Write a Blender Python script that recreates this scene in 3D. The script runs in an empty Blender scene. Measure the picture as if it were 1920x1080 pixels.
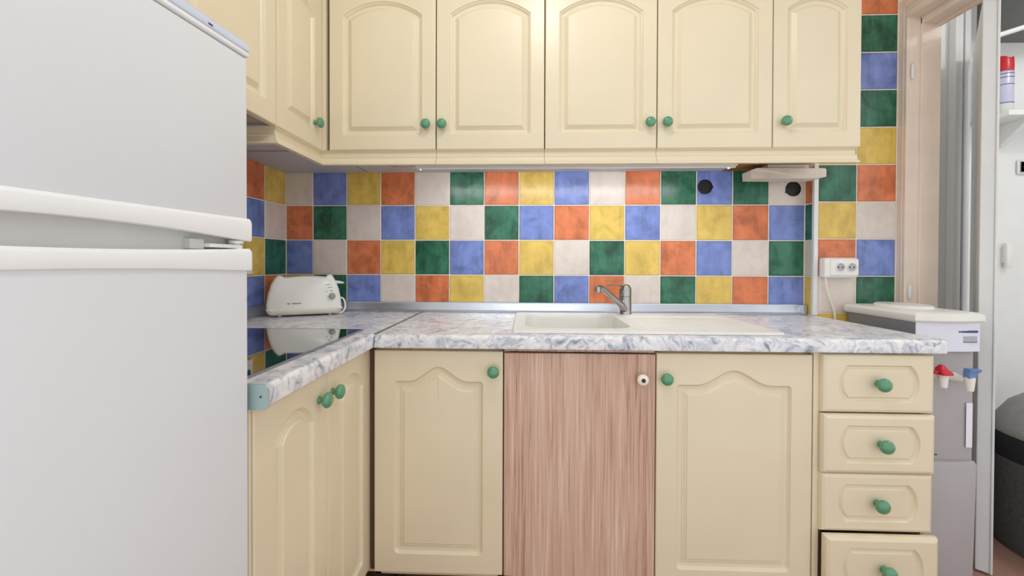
import bpy, bmesh, math, random
from mathutils import Vector, Matrix
from mathutils.geometry import tessellate_polygon

random.seed(7)
S = bpy.context.scene
COL = S.collection
PI = math.pi

# ------------------------------------------------------------------ camera
cam_d = bpy.data.cameras.new('camera')
cam = bpy.data.objects.new('camera', cam_d)
COL.objects.link(cam)
S.camera = cam
cam_d.sensor_fit = 'HORIZONTAL'
cam_d.sensor_width = 36.0
cam_d.lens = 36.0 * 795.87 / 1920.0
cam_d.shift_y = -40.6 / 1920.0
cam_d.clip_start = 0.02
_r = Vector((0.99933256, 0.03638166, 0.00328648))
_u = Vector((-0.00364788, 0.00987154, 0.99994462))
_f = Vector((-0.0363472, 0.99928921, -0.00999767))
_m = Matrix.Identity(4)
for i in range(3):
    _m[i][0] = _r[i]; _m[i][1] = _u[i]; _m[i][2] = -_f[i]
_m[0][3], _m[1][3], _m[2][3] = 1.0708, -1.8476, 1.0975
cam.matrix_world = _m

# ------------------------------------------------------------------ world and exposure
W_ = bpy.data.worlds.new('world'); S.world = W_
W_.use_nodes = True
W_.node_tree.nodes['Background'].inputs[0].default_value = (0.96, 0.985, 1.0, 1)
W_.node_tree.nodes['Background'].inputs[1].default_value = 1.02
S.view_settings.view_transform = 'Standard'
S.view_settings.look = 'None'
S.view_settings.gamma = 1.0
S.view_settings.use_curve_mapping = False
S.view_settings.exposure = 0.22
LAMP_POS = (1.15, -1.15, 2.36)
LAMP_W = 7.5

# ------------------------------------------------------------------ materials
def lin(c):
    out = []
    for v in c[:3]:
        v = v / 255.0
        out.append(v / 12.92 if v <= 0.04045 else ((v + 0.055) / 1.055) ** 2.4)
    return (out[0], out[1], out[2], 1.0)

class NT:
    def __init__(self, name):
        self.m = bpy.data.materials.new(name)
        self.m.use_nodes = True
        self.t = self.m.node_tree
        self.b = self.t.nodes['Principled BSDF']
    def n(self, kind, **kw):
        o = self.t.nodes.new(kind)
        for k, v in kw.items():
            if k in o.inputs: o.inputs[k].default_value = v
            else: setattr(o, k, v)
        return o
    def l(self, a, b): self.t.links.new(a, b)
    def math(self, op, a, b=None):
        o = self.t.nodes.new('ShaderNodeMath'); o.operation = op
        for i, v in enumerate((a, b)):
            if v is None: continue
            if isinstance(v, (int, float)): o.inputs[i].default_value = v
            else: self.l(v, o.inputs[i])
        return o.outputs[0]
    def ramp(self, fac, stops):
        o = self.t.nodes.new('ShaderNodeValToRGB')
        e = o.color_ramp.elements
        while len(e) < len(stops): e.new(0.5)
        for i, (p, c) in enumerate(stops):
            e[i].position = p; e[i].color = c
        self.l(fac, o.inputs[0])
        return o.outputs[0]
    def mix(self, fac, a, b):
        o = self.t.nodes.new('ShaderNodeMix'); o.data_type = 'RGBA'
        if isinstance(fac, (int, float)): o.inputs[0].default_value = fac
        else: self.l(fac, o.inputs[0])
        for i, v in ((6, a), (7, b)):
            if isinstance(v, tuple): o.inputs[i].default_value = v
            else: self.l(v, o.inputs[i])
        return o.outputs[2]
    def coords(self, which='Object', scale=(1, 1, 1), jitter=False):
        tc = self.t.nodes.new('ShaderNodeTexCoord')
        mp = self.t.nodes.new('ShaderNodeMapping')
        mp.inputs['Scale'].default_value = scale
        self.l(tc.outputs[which], mp.inputs['Vector'])
        if jitter:
            oi = self.t.nodes.new('ShaderNodeObjectInfo')
            cx = self.t.nodes.new('ShaderNodeCombineXYZ')
            for i, k in enumerate((37.0, 91.0, 53.0)):
                self.l(self.math('MULTIPLY', oi.outputs['Random'], k), cx.inputs[i])
            self.l(cx.outputs[0], mp.inputs['Location'])
        return mp.outputs[0]
    def noise(self, vec, scale, detail=3, rough=0.55, dist=0.0):
        o = self.t.nodes.new('ShaderNodeTexNoise')
        o.inputs['Scale'].default_value = scale
        o.inputs['Detail'].default_value = detail
        o.inputs['Roughness'].default_value = rough
        o.inputs['Distortion'].default_value = dist
        self.l(vec, o.inputs['Vector'])
        return o.outputs[0]
    def bump(self, h, strength, dist=0.002):
        o = self.t.nodes.new('ShaderNodeBump')
        o.inputs['Strength'].default_value = strength
        o.inputs['Distance'].default_value = dist
        self.l(h, o.inputs['Height'])
        self.l(o.outputs[0], self.b.inputs['Normal'])

def simple(name, rgb, rough=0.5, metal=0.0, var=0.05, nscale=9.0, bump=0.0, coat=0.0, bscale=140.0):
    n = NT(name)
    c = lin(rgb)
    v = n.coords()
    dark = tuple(x * (1 - var) for x in c[:3]) + (1,)
    lite = tuple(min(1, x * (1 + var)) for x in c[:3]) + (1,)
    n.l(n.ramp(n.noise(v, nscale, 4), [(0.3, dark), (0.7, lite)]), n.b.inputs['Base Color'])
    n.b.inputs['Roughness'].default_value = rough
    n.b.inputs['Metallic'].default_value = metal
    if coat: n.b.inputs['Coat Weight'].default_value = coat
    if bump: n.bump(n.noise(v, bscale, 2), bump, 0.001)
    return n.m

def tile_mat(name, rgb, amt):
    n = NT(name)
    c = lin(rgb)
    v = n.coords('Object', (1, 1, 1), True)
    v2 = n.coords('Object', (26, 26, 5), True)
    a = n.noise(v, 13, 4, 0.6, 0.7)
    b = n.noise(v2, 1.0, 3, 0.6, 0.4)
    s = n.math('ADD', n.math('MULTIPLY', a, 0.62), n.math('MULTIPLY', b, 0.38))
    dark = tuple(x * (1 - amt) for x in c[:3]) + (1,)
    lite = tuple(min(1, x * (1 + amt * 0.8) + 0.03 * amt) for x in c[:3]) + (1,)
    col = n.ramp(s, [(0.38, dark), (0.49, c), (0.62, lite)])
    tc = n.t.nodes.new('ShaderNodeTexCoord')
    sp = n.t.nodes.new('ShaderNodeSeparateXYZ'); n.l(tc.outputs['Generated'], sp.inputs[0])
    ex = n.math('ABSOLUTE', n.math('SUBTRACT', sp.outputs[0], 0.5))
    ez = n.math('ABSOLUTE', n.math('SUBTRACT', sp.outputs[2], 0.5))
    e = n.math('MAXIMUM', ex, ez)
    edge = n.ramp(e, [(0.465, (0, 0, 0, 1)), (0.488, (1, 1, 1, 1))])
    edgec = tuple(x * (1 - 0.7 * amt) for x in c[:3]) + (1,)
    n.l(n.mix(edge, col, edgec), n.b.inputs['Base Color'])
    n.b.inputs['Roughness'].default_value = 0.22
    n.bump(n.noise(v, 22, 2, 0.5, 0.3), 0.22, 0.004)
    return n.m

M = {}
M['cream'] = simple('cream_lacquer', (229, 215, 186), 0.33, var=0.035, nscale=3.0)
M['carcass'] = simple('cream_carcass', (214, 196, 158), 0.5, var=0.05)
M['brown_edge'] = simple('brown_chipboard', (150, 98, 52), 0.7, var=0.15, nscale=40)
M['grey_panel'] = simple('grey_underside', (196, 192, 196), 0.55, var=0.03)
M['knob'] = simple('green_ceramic', (86, 148, 112), 0.16, var=0.06, nscale=30, coat=0.4)
M['white_knob'] = simple('ivory_ceramic', (240, 232, 214), 0.2, var=0.03)
M['screw'] = simple('dark_screw', (60, 50, 40), 0.4, 0.6)
M['grout'] = simple('grout', (236, 227, 212), 0.85, var=0.08, nscale=30)
M['wall'] = simple('white_wall_paint', (232, 230, 226), 0.85, var=0.02)
M['ceil'] = simple('ceiling_paint', (240, 239, 235), 0.9, var=0.01)
M['fridge'] = simple('white_enamel', (223, 225, 228), 0.42, var=0.012, nscale=2.0, bump=0.05, bscale=260)
M['fridge_grip'] = simple('white_grip_plastic', (240, 240, 240), 0.35, var=0.01)
M['fridge_gap'] = simple('grey_gasket', (214, 214, 212), 0.6, var=0.03)
M['fridge_top'] = simple('pale_blue_grey_plastic', (204, 210, 226), 0.3, var=0.03)
M['metal'] = simple('brushed_aluminium', (196, 203, 214), 0.3, 0.9, var=0.08, nscale=5.0)
M['metal_dark'] = simple('joint_metal', (150, 155, 160), 0.35, 0.8, var=0.1, nscale=14)
M['capmetal'] = simple('greenish_end_cap', (170, 190, 188), 0.35, 0.35, var=0.05)
M['chrome'] = simple('chrome', (176, 174, 170), 0.09, 1.0, var=0.04)
M['black'] = simple('black_plastic', (12, 12, 13), 0.45, var=0.1)
M['hob'] = simple('black_hob_glass', (8, 9, 12), 0.04, var=0.1, coat=1.0)
M['sink'] = simple('cream_composite', (227, 225, 219), 0.42, var=0.015, nscale=120)
M['plastic'] = simple('white_plastic', (240, 238, 232), 0.28, var=0.012)
M['ivory'] = simple('ivory_plastic', (236, 230, 216), 0.35, var=0.015)
M['greyknob'] = simple('grey_plastic', (168, 164, 156), 0.35, var=0.04)
M['ink'] = simple('dark_print', (70, 68, 70), 0.6, var=0.05)
M['inkblue'] = simple('blue_print', (60, 72, 128), 0.6, var=0.05)
M['lightgrey'] = simple('light_grey_print', (176, 176, 184), 0.5, var=0.03)
M['cooler_grey'] = simple('cooler_grey_plastic', (176, 170, 172), 0.4, var=0.02)
M['cooler_side'] = simple('cooler_side_metal', (142, 144, 152), 0.32, 0.3, var=0.05)
M['cooler_white'] = simple('cooler_white_panel', (226, 226, 238), 0.35, var=0.02)
M['red'] = simple('red_plastic', (196, 22, 36), 0.3, var=0.05)
M['blue'] = simple('blue_plastic', (104, 136, 190), 0.3, var=0.05)
M['frame'] = simple('aged_pinkish_paint', (236, 219, 204), 0.5, var=0.06, nscale=6)
M['frame_white'] = simple('white_gloss_paint', (230, 231, 231), 0.45, var=0.02)
M['hallwall'] = simple('grey_white_hall_wall', (234, 235, 233), 0.8, var=0.02)
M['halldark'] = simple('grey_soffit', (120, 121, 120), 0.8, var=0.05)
M['bin_grey'] = simple('grey_bin_lid', (142, 140, 136), 0.55, var=0.08, nscale=30)
M['bin_dark'] = simple('charcoal_bin_body', (78, 77, 75), 0.7, var=0.2, nscale=60, bump=0.3)
M['can'] = simple('lavender_can', (198, 198, 222), 0.25, 0.1, var=0.04)
M['can_base'] = simple('can_pale_band', (214, 212, 204), 0.4, var=0.03)
M['board'] = simple('whitewashed_wood', (222, 212, 198), 0.6, var=0.08, nscale=18)
M['cable'] = simple('white_cable', (236, 230, 218), 0.45, var=0.02)
M['wire'] = simple('thin_beige_wire', (206, 178, 140), 0.5, var=0.05)
M['floor'] = simple('reddish_floor', (168, 128, 112), 0.5, var=0.12, nscale=8)
M['plinth'] = simple('dark_brown_plinth', (92, 62, 44), 0.6, var=0.1)
M['sticker'] = simple('sticker_white', (236, 238, 244), 0.5, var=0.01)
M['glow'] = NT('lit_opal_glass').m
_b = M['glow'].node_tree.nodes['Principled BSDF']
_b.inputs['Base Color'].default_value = (1, 1, 1, 1)
_b.inputs['Emission Color'].default_value = (1, 0.97, 0.92, 1)
_b.inputs['Emission Strength'].default_value = 3.0

M['strip_fill_glow'] = NT('added_strip_glow').m
_b = M['strip_fill_glow'].node_tree.nodes['Principled BSDF']
_b.inputs['Base Color'].default_value = (0.8, 0.8, 0.8, 1)
_b.inputs['Emission Color'].default_value = (0.93, 0.97, 1.0, 1)
_b.inputs['Emission Strength'].default_value = 9.0  # glow added to brighten tiles and worktop; the fixture itself is off

TILE = {'O': tile_mat('orange_glaze', (214, 121, 77), 0.28),
        'Y': tile_mat('yellow_glaze', (222, 188, 92), 0.2),
        'B': tile_mat('blue_glaze', (118, 136, 198), 0.3),
        'G': tile_mat('green_glaze', (44, 104, 78), 0.5),
        'W': tile_mat('beige_glaze', (224, 211, 201), 0.08)}

def wood_mat():
    n = NT('pink_oak_laminate')
    v = n.coords('Object', (1, 1, 0.045))
    v2 = n.coords('Object', (1, 1, 0.02))
    big = n.noise(v, 16, 3, 0.5, 1.2)
    fine = n.noise(v2, 170, 3, 0.6, 0.6)
    s = n.math('ADD', n.math('MULTIPLY', big, 0.38), n.math('MULTIPLY', fine, 0.62))
    col = n.ramp(s, [(0.36, lin((166, 126, 108))), (0.46, lin((200, 162, 142))), (0.56, lin((212, 178, 158))), (0.68, lin((230, 204, 186)))])
    n.l(col, n.b.inputs['Base Color'])
    n.b.inputs['Roughness'].default_value = 0.5
    n.bump(fine, 0.12, 0.001)
    return n.m
M['wood'] = wood_mat()

def marble_mat():
    n = NT('grey_marbled_laminate')
    v = n.coords('Object', (1, 1.0, 1))
    w = n.t.nodes.new('ShaderNodeTexNoise'); w.inputs['Scale'].default_value = 9; w.inputs['Detail'].default_value = 3
    n.l(v, w.inputs['Vector'])
    add = n.t.nodes.new('ShaderNodeVectorMath'); add.operation = 'MULTIPLY_ADD'
    n.l(w.outputs['Color'], add.inputs[0]); add.inputs[1].default_value = (0.16, 0.16, 0.16); n.l(v, add.inputs[2])
    a = n.noise(add.outputs[0], 26, 4, 0.6, 1.6)
    b = n.noise(add.outputs[0], 11, 3, 0.5, 2.2)
    s = n.math('ADD', n.math('MULTIPLY', a, 0.6), n.math('MULTIPLY', b, 0.4))
    col = n.ramp(s, [(0.35, lin((136, 142, 158))), (0.43, lin((192, 195, 206))), (0.5, lin((222, 222, 227))), (0.6, lin((240, 239, 239)))])
    n.l(col, n.b.inputs['Base Color'])
    n.b.inputs['Roughness'].default_value = 0.28
    return n.m
M['marble'] = marble_mat()

# ------------------------------------------------------------------ object helpers
WM = {}
def _key(o): return o.name

def tag(o, label=None, cat=None, group=None, kind=None):
    if label: o['label'] = label
    if cat: o['category'] = cat
    if group: o['group'] = group
    if kind: o['kind'] = kind
    return o

def thing(name, label, cat, loc=(0, 0, 0), rotz=0.0, group=None, kind=None):
    o = bpy.data.objects.new(name, None)
    COL.objects.link(o)
    o.empty_display_size = 0.05
    o.location = loc; o.rotation_euler = (0, 0, rotz)
    WM[o.name] = Matrix.Translation(loc) @ Matrix.Rotation(rotz, 4, 'Z')
    if kind: o['kind'] = kind
    else: tag(o, label, cat, group)
    return o

def link_mesh(name, me, parent=None, world=None):
    """place an object with a world matrix under a parent"""
    o = bpy.data.objects.new(name, me)
    COL.objects.link(o)
    w = world if world is not None else Matrix.Identity(4)
    WM[o.name] = w
    if parent is not None:
        o.parent = parent
        o.matrix_basis = WM[parent.name].inverted() @ w
    else:
        o.matrix_basis = w
    return o

def to_mesh(name, bm, mat, smooth=False, angle=None):
    bmesh.ops.recalc_face_normals(bm, faces=bm.faces)
    me = bpy.data.meshes.new(name)
    bm.to_mesh(me); bm.free()
    if isinstance(mat, str): mat = M[mat]
    me.materials.append(mat)
    if smooth:
        for p in me.polygons: p.use_smooth = True
        if angle is not None:
            me.set_sharp_from_angle(angle=math.radians(angle))
    return me

def add(name, bm, mat, parent=None, local=False, smooth=False, angle=35, label=None):
    """bm built in world coords (or, local=True, in the parent's frame); origin kept at the bounding-box centre of its base"""
    if local and parent is not None:
        base = WM[parent.name]
    else:
        base = Matrix.Identity(4)
    xs = [v.co for v in bm.verts]
    lo = Vector((min(c.x for c in xs), min(c.y for c in xs), min(c.z for c in xs)))
    hi = Vector((max(c.x for c in xs), max(c.y for c in xs), max(c.z for c in xs)))
    org = Vector(((lo.x + hi.x) / 2, (lo.y + hi.y) / 2, lo.z))
    bmesh.ops.translate(bm, verts=bm.verts, vec=-org)
    me = to_mesh(name, bm, mat, smooth, angle)
    o = link_mesh(name, me, parent, base @ Matrix.Translation(org))
    if label: o['label'] = label
    return o

def box(x0, x1, y0, y1, z0, z1, bev=0.0, seg=2, bm=None):
    b = bmesh.new() if bm is None else bm
    r = bmesh.ops.create_cube(b, size=1.0)
    vs = r['verts']
    bmesh.ops.scale(b, verts=vs, vec=(abs(x1 - x0), abs(y1 - y0), abs(z1 - z0)))
    bmesh.ops.translate(b, verts=vs, vec=((x0 + x1) / 2, (y0 + y1) / 2, (z0 + z1) / 2))
    if bev > 0:
        es = list({e for v in vs for e in v.link_edges})
        bmesh.ops.bevel(b, geom=es, offset=bev, segments=seg, affect='EDGES', profile=0.5)
    return b

def lathe(profile, seg=24, axis='Z', bm=None, org=(0, 0, 0)):
    """profile: list of (radius, height)"""
    b = bmesh.new() if bm is None else bm
    rings = []
    new = []
    for r, h in profile:
        if r < 1e-6:
            v = b.verts.new((0, 0, h)); rings.append([v]); new.append(v)
        else:
            ring = [b.verts.new((r * math.cos(2 * PI * i / seg), r * math.sin(2 * PI * i / seg), h)) for i in range(seg)]
            rings.append(ring); new += ring
    for a, c in zip(rings[:-1], rings[1:]):
        if len(a) == 1 and len(c) == 1: continue
        for i in range(seg):
            j = (i + 1) % seg
            if len(a) == 1: b.faces.new((a[0], c[i], c[j]))
            elif len(c) == 1: b.faces.new((a[i], a[j], c[0]))
            else: b.faces.new((a[i], a[j], c[j], c[i]))
    if len(rings[0]) > 1: b.faces.new(list(reversed(rings[0])))
    if len(rings[-1]) > 1: b.faces.new(rings[-1])
    if axis == '-Y': rot = Matrix.Rotation(PI / 2, 3, 'X')      # +Z -> -Y
    elif axis == 'X': rot = Matrix.Rotation(PI / 2, 3, 'Y')     # +Z -> +X
    else: rot = Matrix.Identity(3)
    for v in new: v.co = rot @ v.co + Vector(org)
    return b

def tube(pts, rad, seg=10, bm=None, samples=0, flat=1.0, up=(0, 0, 1)):
    """swept tube through points; rad a number or a list; flat squashes the section along 'up'"""
    b = bmesh.new() if bm is None else bm
    P = [Vector(p) for p in pts]
    Rr = list(rad) if isinstance(rad, (list, tuple)) else [rad] * len(P)
    if samples:
        Q = []; RQ = []
        n = len(P)
        for i in range(n - 1):
            p0 = P[max(i - 1, 0)]; p1 = P[i]; p2 = P[i + 1]; p3 = P[min(i + 2, n - 1)]
            for s in range(samples):
                t = s / samples
                Q.append(0.5 * ((2 * p1) + (p2 - p0) * t + (2 * p0 - 5 * p1 + 4 * p2 - p3) * t * t + (3 * p1 - p0 - 3 * p2 + p3) * t ** 3))
                RQ.append(Rr[i] * (1 - t) + Rr[i + 1] * t)
        Q.append(P[-1]); RQ.append(Rr[-1])
        P, Rr = Q, RQ
    rings = []
    for i, p in enumerate(P):
        d = (P[min(i + 1, len(P) - 1)] - P[max(i - 1, 0)]).normalized()
        u = Vector(up)
        if abs(d.dot(u)) > 0.95: u = Vector((1, 0, 0))
        s = d.cross(u).normalized(); u2 = s.cross(d).normalized()
        rings.append([b.verts.new(p + s * Rr[i] * math.cos(2 * PI * k / seg) + u2 * Rr[i] * flat * math.sin(2 * PI * k / seg)) for k in range(seg)])
    for a, c in zip(rings[:-1], rings[1:]):
        for k in range(seg):
            j = (k + 1) % seg
            b.faces.new((a[k], a[j], c[j], c[k]))
    b.faces.new(rings[0]); b.faces.new(list(reversed(rings[-1])))
    return b

def extrude_profile(prof, a, b_, axis='X', bm=None, cut=None):
    """prof: closed list of (p,q). axis X: (y,z) swept x=a..b ; axis Y: (x,z) swept y=a..b"""
    b = bmesh.new() if bm is None else bm
    def mk(t, p, q): return (t, p, q) if axis == 'X' else (p, t, q)
    A = [b.verts.new(mk(a, p, q)) for p, q in prof]
    Bv = [b.verts.new(mk(b_, p, q)) for p, q in prof]
    n = len(prof)
    for i in range(n):
        j = (i + 1) % n
        b.faces.new((A[i], A[j], Bv[j], Bv[i]))
    b.faces.new(A); b.faces.new(list(reversed(Bv)))
    return b

# ------------------------------------------------------------------ setting: floor, walls, ceiling
CEIL = 2.5
PIT = 0.152
ROW0 = 1.1925          # a grout line on the tiled walls
FIRST = 0.1213         # first vertical grout line on the back wall
def structure(name, bm, mat, **kw):
    o = add(name, bm, mat, **kw); o['kind'] = 'structure'; return o

structure('floor', box(-0.2, 4.2, -2.0, 0.5, -0.1, 0.0), 'floor')
structure('ceiling', box(-0.2, 2.70, -1.75, 0.2, CEIL, CEIL + 0.1), 'ceil')
wall_back = structure('wall_back', box(-0.2, 2.72, 0.0016, 0.12, 0.0, CEIL), 'grout')
wall_left = structure('wall_left', box(-0.2, -0.0016, -1.75, 0.0016, 0.0, CEIL), 'grout')
PIL_X0, PIL_X1, PIL_Y = 2.246, 2.588, -0.060
pillar = structure('wall_pillar', box(PIL_X0 + 0.0016, 2.72, PIL_Y + 0.0016, 0.0016, 0.0, CEIL), 'grout')
# right wall with the doorway: piece above the opening and a piece nearer than it
structure('wall_right', box(2.588, 2.70, -1.1, -0.054, 2.14, CEIL), 'wall')
structure('wall_front_right', box(2.588, 2.70, -1.1, -1.02, 0.0, 2.14), 'wall')

# tiles: one shared mesh per size and colour, front face on -Y at y=0, centre origin
_tiles = {}
def tile_mesh(c, w, h):
    k = (c, round(w, 4), round(h, 4))
    if k in _tiles: return _tiles[k]
    b = bmesh.new()
    g = 0.0019; e = 0.002; t = 0.0062
    x, z = w / 2 - g, h / 2 - g
    f = [b.verts.new(p) for p in ((-x + e, 0, -z + e), (x - e, 0, -z + e), (x - e, 0, z - e), (-x + e, 0, z - e))]
    m = [b.verts.new(p) for p in ((-x, 0.0016, -z), (x, 0.0016, -z), (x, 0.0016, z), (-x, 0.0016, z))]
    r = [b.verts.new(p) for p in ((-x, t, -z), (x, t, -z), (x, t, z), (-x, t, z))]
    b.faces.new(f)
    for i in range(4):
        j = (i + 1) % 4
        b.faces.new((f[i], f[j], m[j], m[i])); b.faces.new((m[i], m[j], r[j], r[i]))
    b.faces.new(list(reversed(r)))
    _tiles[k] = to_mesh('tile', b, TILE[c])
    return _tiles[k]

def put_tile(c, parent, centre, w, h, rotz=0.0):
    tilt = Matrix.Rotation(random.uniform(-0.0015, 0.0015), 4, 'X') @ Matrix.Rotation(random.uniform(-0.0015, 0.0015), 4, 'Z')
    mw = Matrix.Translation(centre) @ Matrix.Rotation(rotz, 4, 'Z') @ tilt
    return link_mesh('tile', tile_mesh(c, w, h), parent, mw)

rowz = lambda j: (ROW0 + PIT * (1 - j), ROW0 + PIT * (2 - j))       # (bottom, top) of row j=0..
back_rows = ['WBYOWGOYBWOGBGW', 'OGWBYWGBOYBWYOB', 'BWOYGBOYWGYOBWG', 'YGBWOYWGBOWGYOB']
for j, row in enumerate(back_rows):
    zb, zt = rowz(j)
    zb = max(zb, 0.895)
    for k, c in enumerate(row):
        x0 = 0.0 if k == 0 else FIRST + PIT * (k - 1)
        x1 = FIRST + PIT * k
        if k == 14: x1 = PIL_X0
        put_tile(c, wall_back, ((x0 + x1) / 2, 0.0, (zb + zt) / 2), x1 - x0, zt - zb)
left_cols = ['YWGO', 'OBYB', 'GOWY', 'WYBG']
for k, colr in enumerate(left_cols):
    y1 = -PIT * k
    for j, c in enumerate(colr):
        zb, zt = rowz(j); zb = max(zb, 0.895)
        put_tile(c, wall_left, (0.0, y1 - PIT / 2, (zb + zt) / 2), PIT, zt - zb, PI / 2)
# pillar: two full columns facing the room, a cut column on its side
PX = [2.262, 2.4155, 2.5715]
colA = [(-1, 'Y'), (0, 'G'), (1, 'Y'), (2, 'O'), (3, 'W'), (4, 'Y'), (5, 'B')]
colB = [(-5, 'W'), (-4, 'O'), (-3, 'G'), (-2, 'B'), (-1, 'G'), (0, 'Y'), (1, 'O'), (2, 'W'), (3, 'B'), (4, 'G'), (5, 'O'), (6, 'Y')]
for j, c in colA:
    zb, zt = rowz(j); zb += 0.004; zt += 0.004
    put_tile(c, pillar, ((PX[0] + PX[1]) / 2, PIL_Y, (zb + zt) / 2), PX[1] - PX[0], PIT)
for j, c in colB:
    zb, zt = rowz(j - 1); zb += 0.004; zt += 0.004
    if zb > CEIL - PIT: continue
    put_tile(c, pillar, ((PX[1] + PX[2]) / 2, PIL_Y, (zb + zt) / 2), PX[2] - PX[1], PIT)
for j, c in enumerate('OGWY'):
    zb, zt = rowz(j)
    if j == 3: zb = 0.884
    put_tile(c, pillar, (PIL_X0, PIL_Y / 2 + 0.001, (zb + zt) / 2), abs(PIL_Y) - 0.004, zt - zb, -PI / 2)
tr = structure('trim_1', extrude_profile([(0, 0), (1, 0)], 0, 1) if False else box(PIL_X0 - 0.002, PX[0] - 0.001, PIL_Y - 0.003, PIL_Y + 0.012, 0.884, 1.475, 0.002, 2), 'frame_white')

# ------------------------------------------------------------------ door frame in the right wall, hall behind it
fr = thing('trim_2', None, None, (2.64, -0.1, 0.0), kind='structure')
XW = 2.588
JY = -0.094
def casing_v():
    b = bmesh.new()
    # far side casing: profile in (x,y), seen edge-on, three beads
    prof = [(XW, -0.056), (XW - 0.006, -0.056), (XW - 0.012, -0.060), (XW - 0.012, -0.067), (XW - 0.008, -0.069),
            (XW - 0.012, -0.072), (XW - 0.012, -0.079), (XW - 0.008, -0.081), (XW - 0.011, -0.084), (XW - 0.011, JY + 0.001), (XW, JY + 0.001)]
    lo = [b.verts.new((x, y, 0.0)) for x, y in prof]
    hi = [b.verts.new((x, y, 2.155)) for x, y in prof]
    n = len(prof)
    for i in range(n):
        j = (i + 1) % n
        b.faces.new((lo[i], lo[j], hi[j], hi[i]))
    b.faces.new(lo); b.faces.new(list(reversed(hi)))
    return b
add('casing', casing_v(), 'frame', fr)
add('casing', extrude_profile([(XW, 2.075), (XW - 0.011, 2.075), (XW - 0.011, 2.10), (XW - 0.017, 2.104), (XW - 0.012, 2.115), (XW - 0.018, 2.12), (XW - 0.018, 2.155), (XW, 2.155)], -1.06, JY + 0.0005, 'Y'), 'frame', fr)
add('jamb', box(XW, 2.70, JY, -0.056, 0.0, 2.14), 'frame', fr)
add('door_stop', box(2.626, 2.70, JY - 0.010, JY + 0.001, 0.0, 2.07, 0.002), 'frame', fr)
add('head_jamb', box(XW, 2.70, -1.02, JY, 2.075, 2.14), 'frame', fr)
add('head_stop', box(2.626, 2.70, -1.02, JY - 0.002, 2.045, 2.076, 0.002), 'frame', fr)
add('head_bead', box(2.680, 2.70, -1.02, JY - 0.002, 2.034, 2.046, 0.003), 'frame', fr)
for z in (1.86, 0.985):
    h = lathe([(0.0, -0.036), (0.003, -0.03), (0.006, -0.024), (0.006, 0.02), (0.004, 0.026), (0.0, 0.034)], 12)
    bmesh.ops.translate(h, verts=h.verts, vec=(XW + 0.006, JY - 0.006, z))
    add('hinge', h, 'frame_white', fr, smooth=True)

structure('wall_hall', box(2.70, 4.2, 0.19, 0.30, 0.0, 2.5), 'hallwall')
structure('wall_hall_right', box(4.1, 4.2, -1.1, 0.19, 0.0, 2.5), 'hallwall')
structure('ceiling_hall', box(2.70, 4.2, -1.1, 0.19, 2.45, 2.55), 'hallwall')
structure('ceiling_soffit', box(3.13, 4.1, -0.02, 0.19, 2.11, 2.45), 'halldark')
# second doorway casing in the hall and the open leaf seen almost edge-on
t3 = structure('trim_3', extrude_profile([(0, 0), (1, 0)], 0, 1) if False else box(3.005, 3.022, 0.155, 0.19, 0.0, 2.40, 0.003), 'frame_white')
structure('trim_4', box(3.026, 3.046, 0.162, 0.19, 0.0, 2.40, 0.003), 'frame_white')
structure('trim_5', box(3.049, 3.074, 0.156, 0.19, 0.0, 2.40, 0.003), 'frame_white')
e = Vector((0.042, -0.034, 0)).normalized()
dleaf = Vector((0.68, 0.733, 0)).normalized()
ang = math.atan2(dleaf.y, dleaf.x)
d1 = thing('door_1', None, None, (2.672, -0.282, 0.0), ang, kind='structure')
add('leaf', box(0.0, 0.56, -0.036, 0.0, 0.006, 2.03, 0.003), 'frame_white', d1, local=True)
add('edge_strip', box(-0.004, 0.004, -0.0425, -0.0355, 0.006, 2.03, 0.002), 'frame_white', d1, local=True)

# ------------------------------------------------------------------ panelled fronts
def offset_loop(pts, d):
    n = len(pts); out = []
    for i in range(n):
        p0, p1, p2 = Vector(pts[i - 1]), Vector(pts[i]), Vector(pts[(i + 1) % n])
        a = (p1 - p0); c = (p2 - p1)
        if a.length < 1e-9: a = c
        if c.length < 1e-9: c = a
        n1 = Vector((-a.y, a.x)).normalized(); n2 = Vector((-c.y, c.x)).normalized()
        m = n1 + n2
        k = d / max(0.35, (1 + n1.dot(n2)) / 2) / 2
        out.append((p1.x + m.x * k, p1.y + m.y * k))
    return out

def corner_arc(cx, cz, r, a0, a1, n=5):
    return [(cx + r * math.cos(math.radians(a0 + (a1 - a0) * i / n)), cz + r * math.sin(math.radians(a0 + (a1 - a0) * i / n))) for i in range(n + 1)]

def contour_arch(w, h, a, bot, sh, rise, r=0.010):
    half = (w - 2 * a) / 2
    R = (half * half + rise * rise) / (2 * rise)
    cz = sh + rise - R
    def at(o):
        p = []
        rr = max(r - o, 0.0003)
        A, B = a + o, bot + o
        p += corner_arc(A + rr, B + rr, rr, 180, 270)
        p += corner_arc(w - A - rr, B + rr, rr, 270, 360)
        R2 = R - o
        th = math.asin(min(1, (half - o) / R2))
        N = 24
        for i in range(N + 1):
            t = th - 2 * th * i / N
            p.append((w / 2 + R2 * math.sin(t), cz + R2 * math.cos(t)))
        return p
    return at

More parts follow.
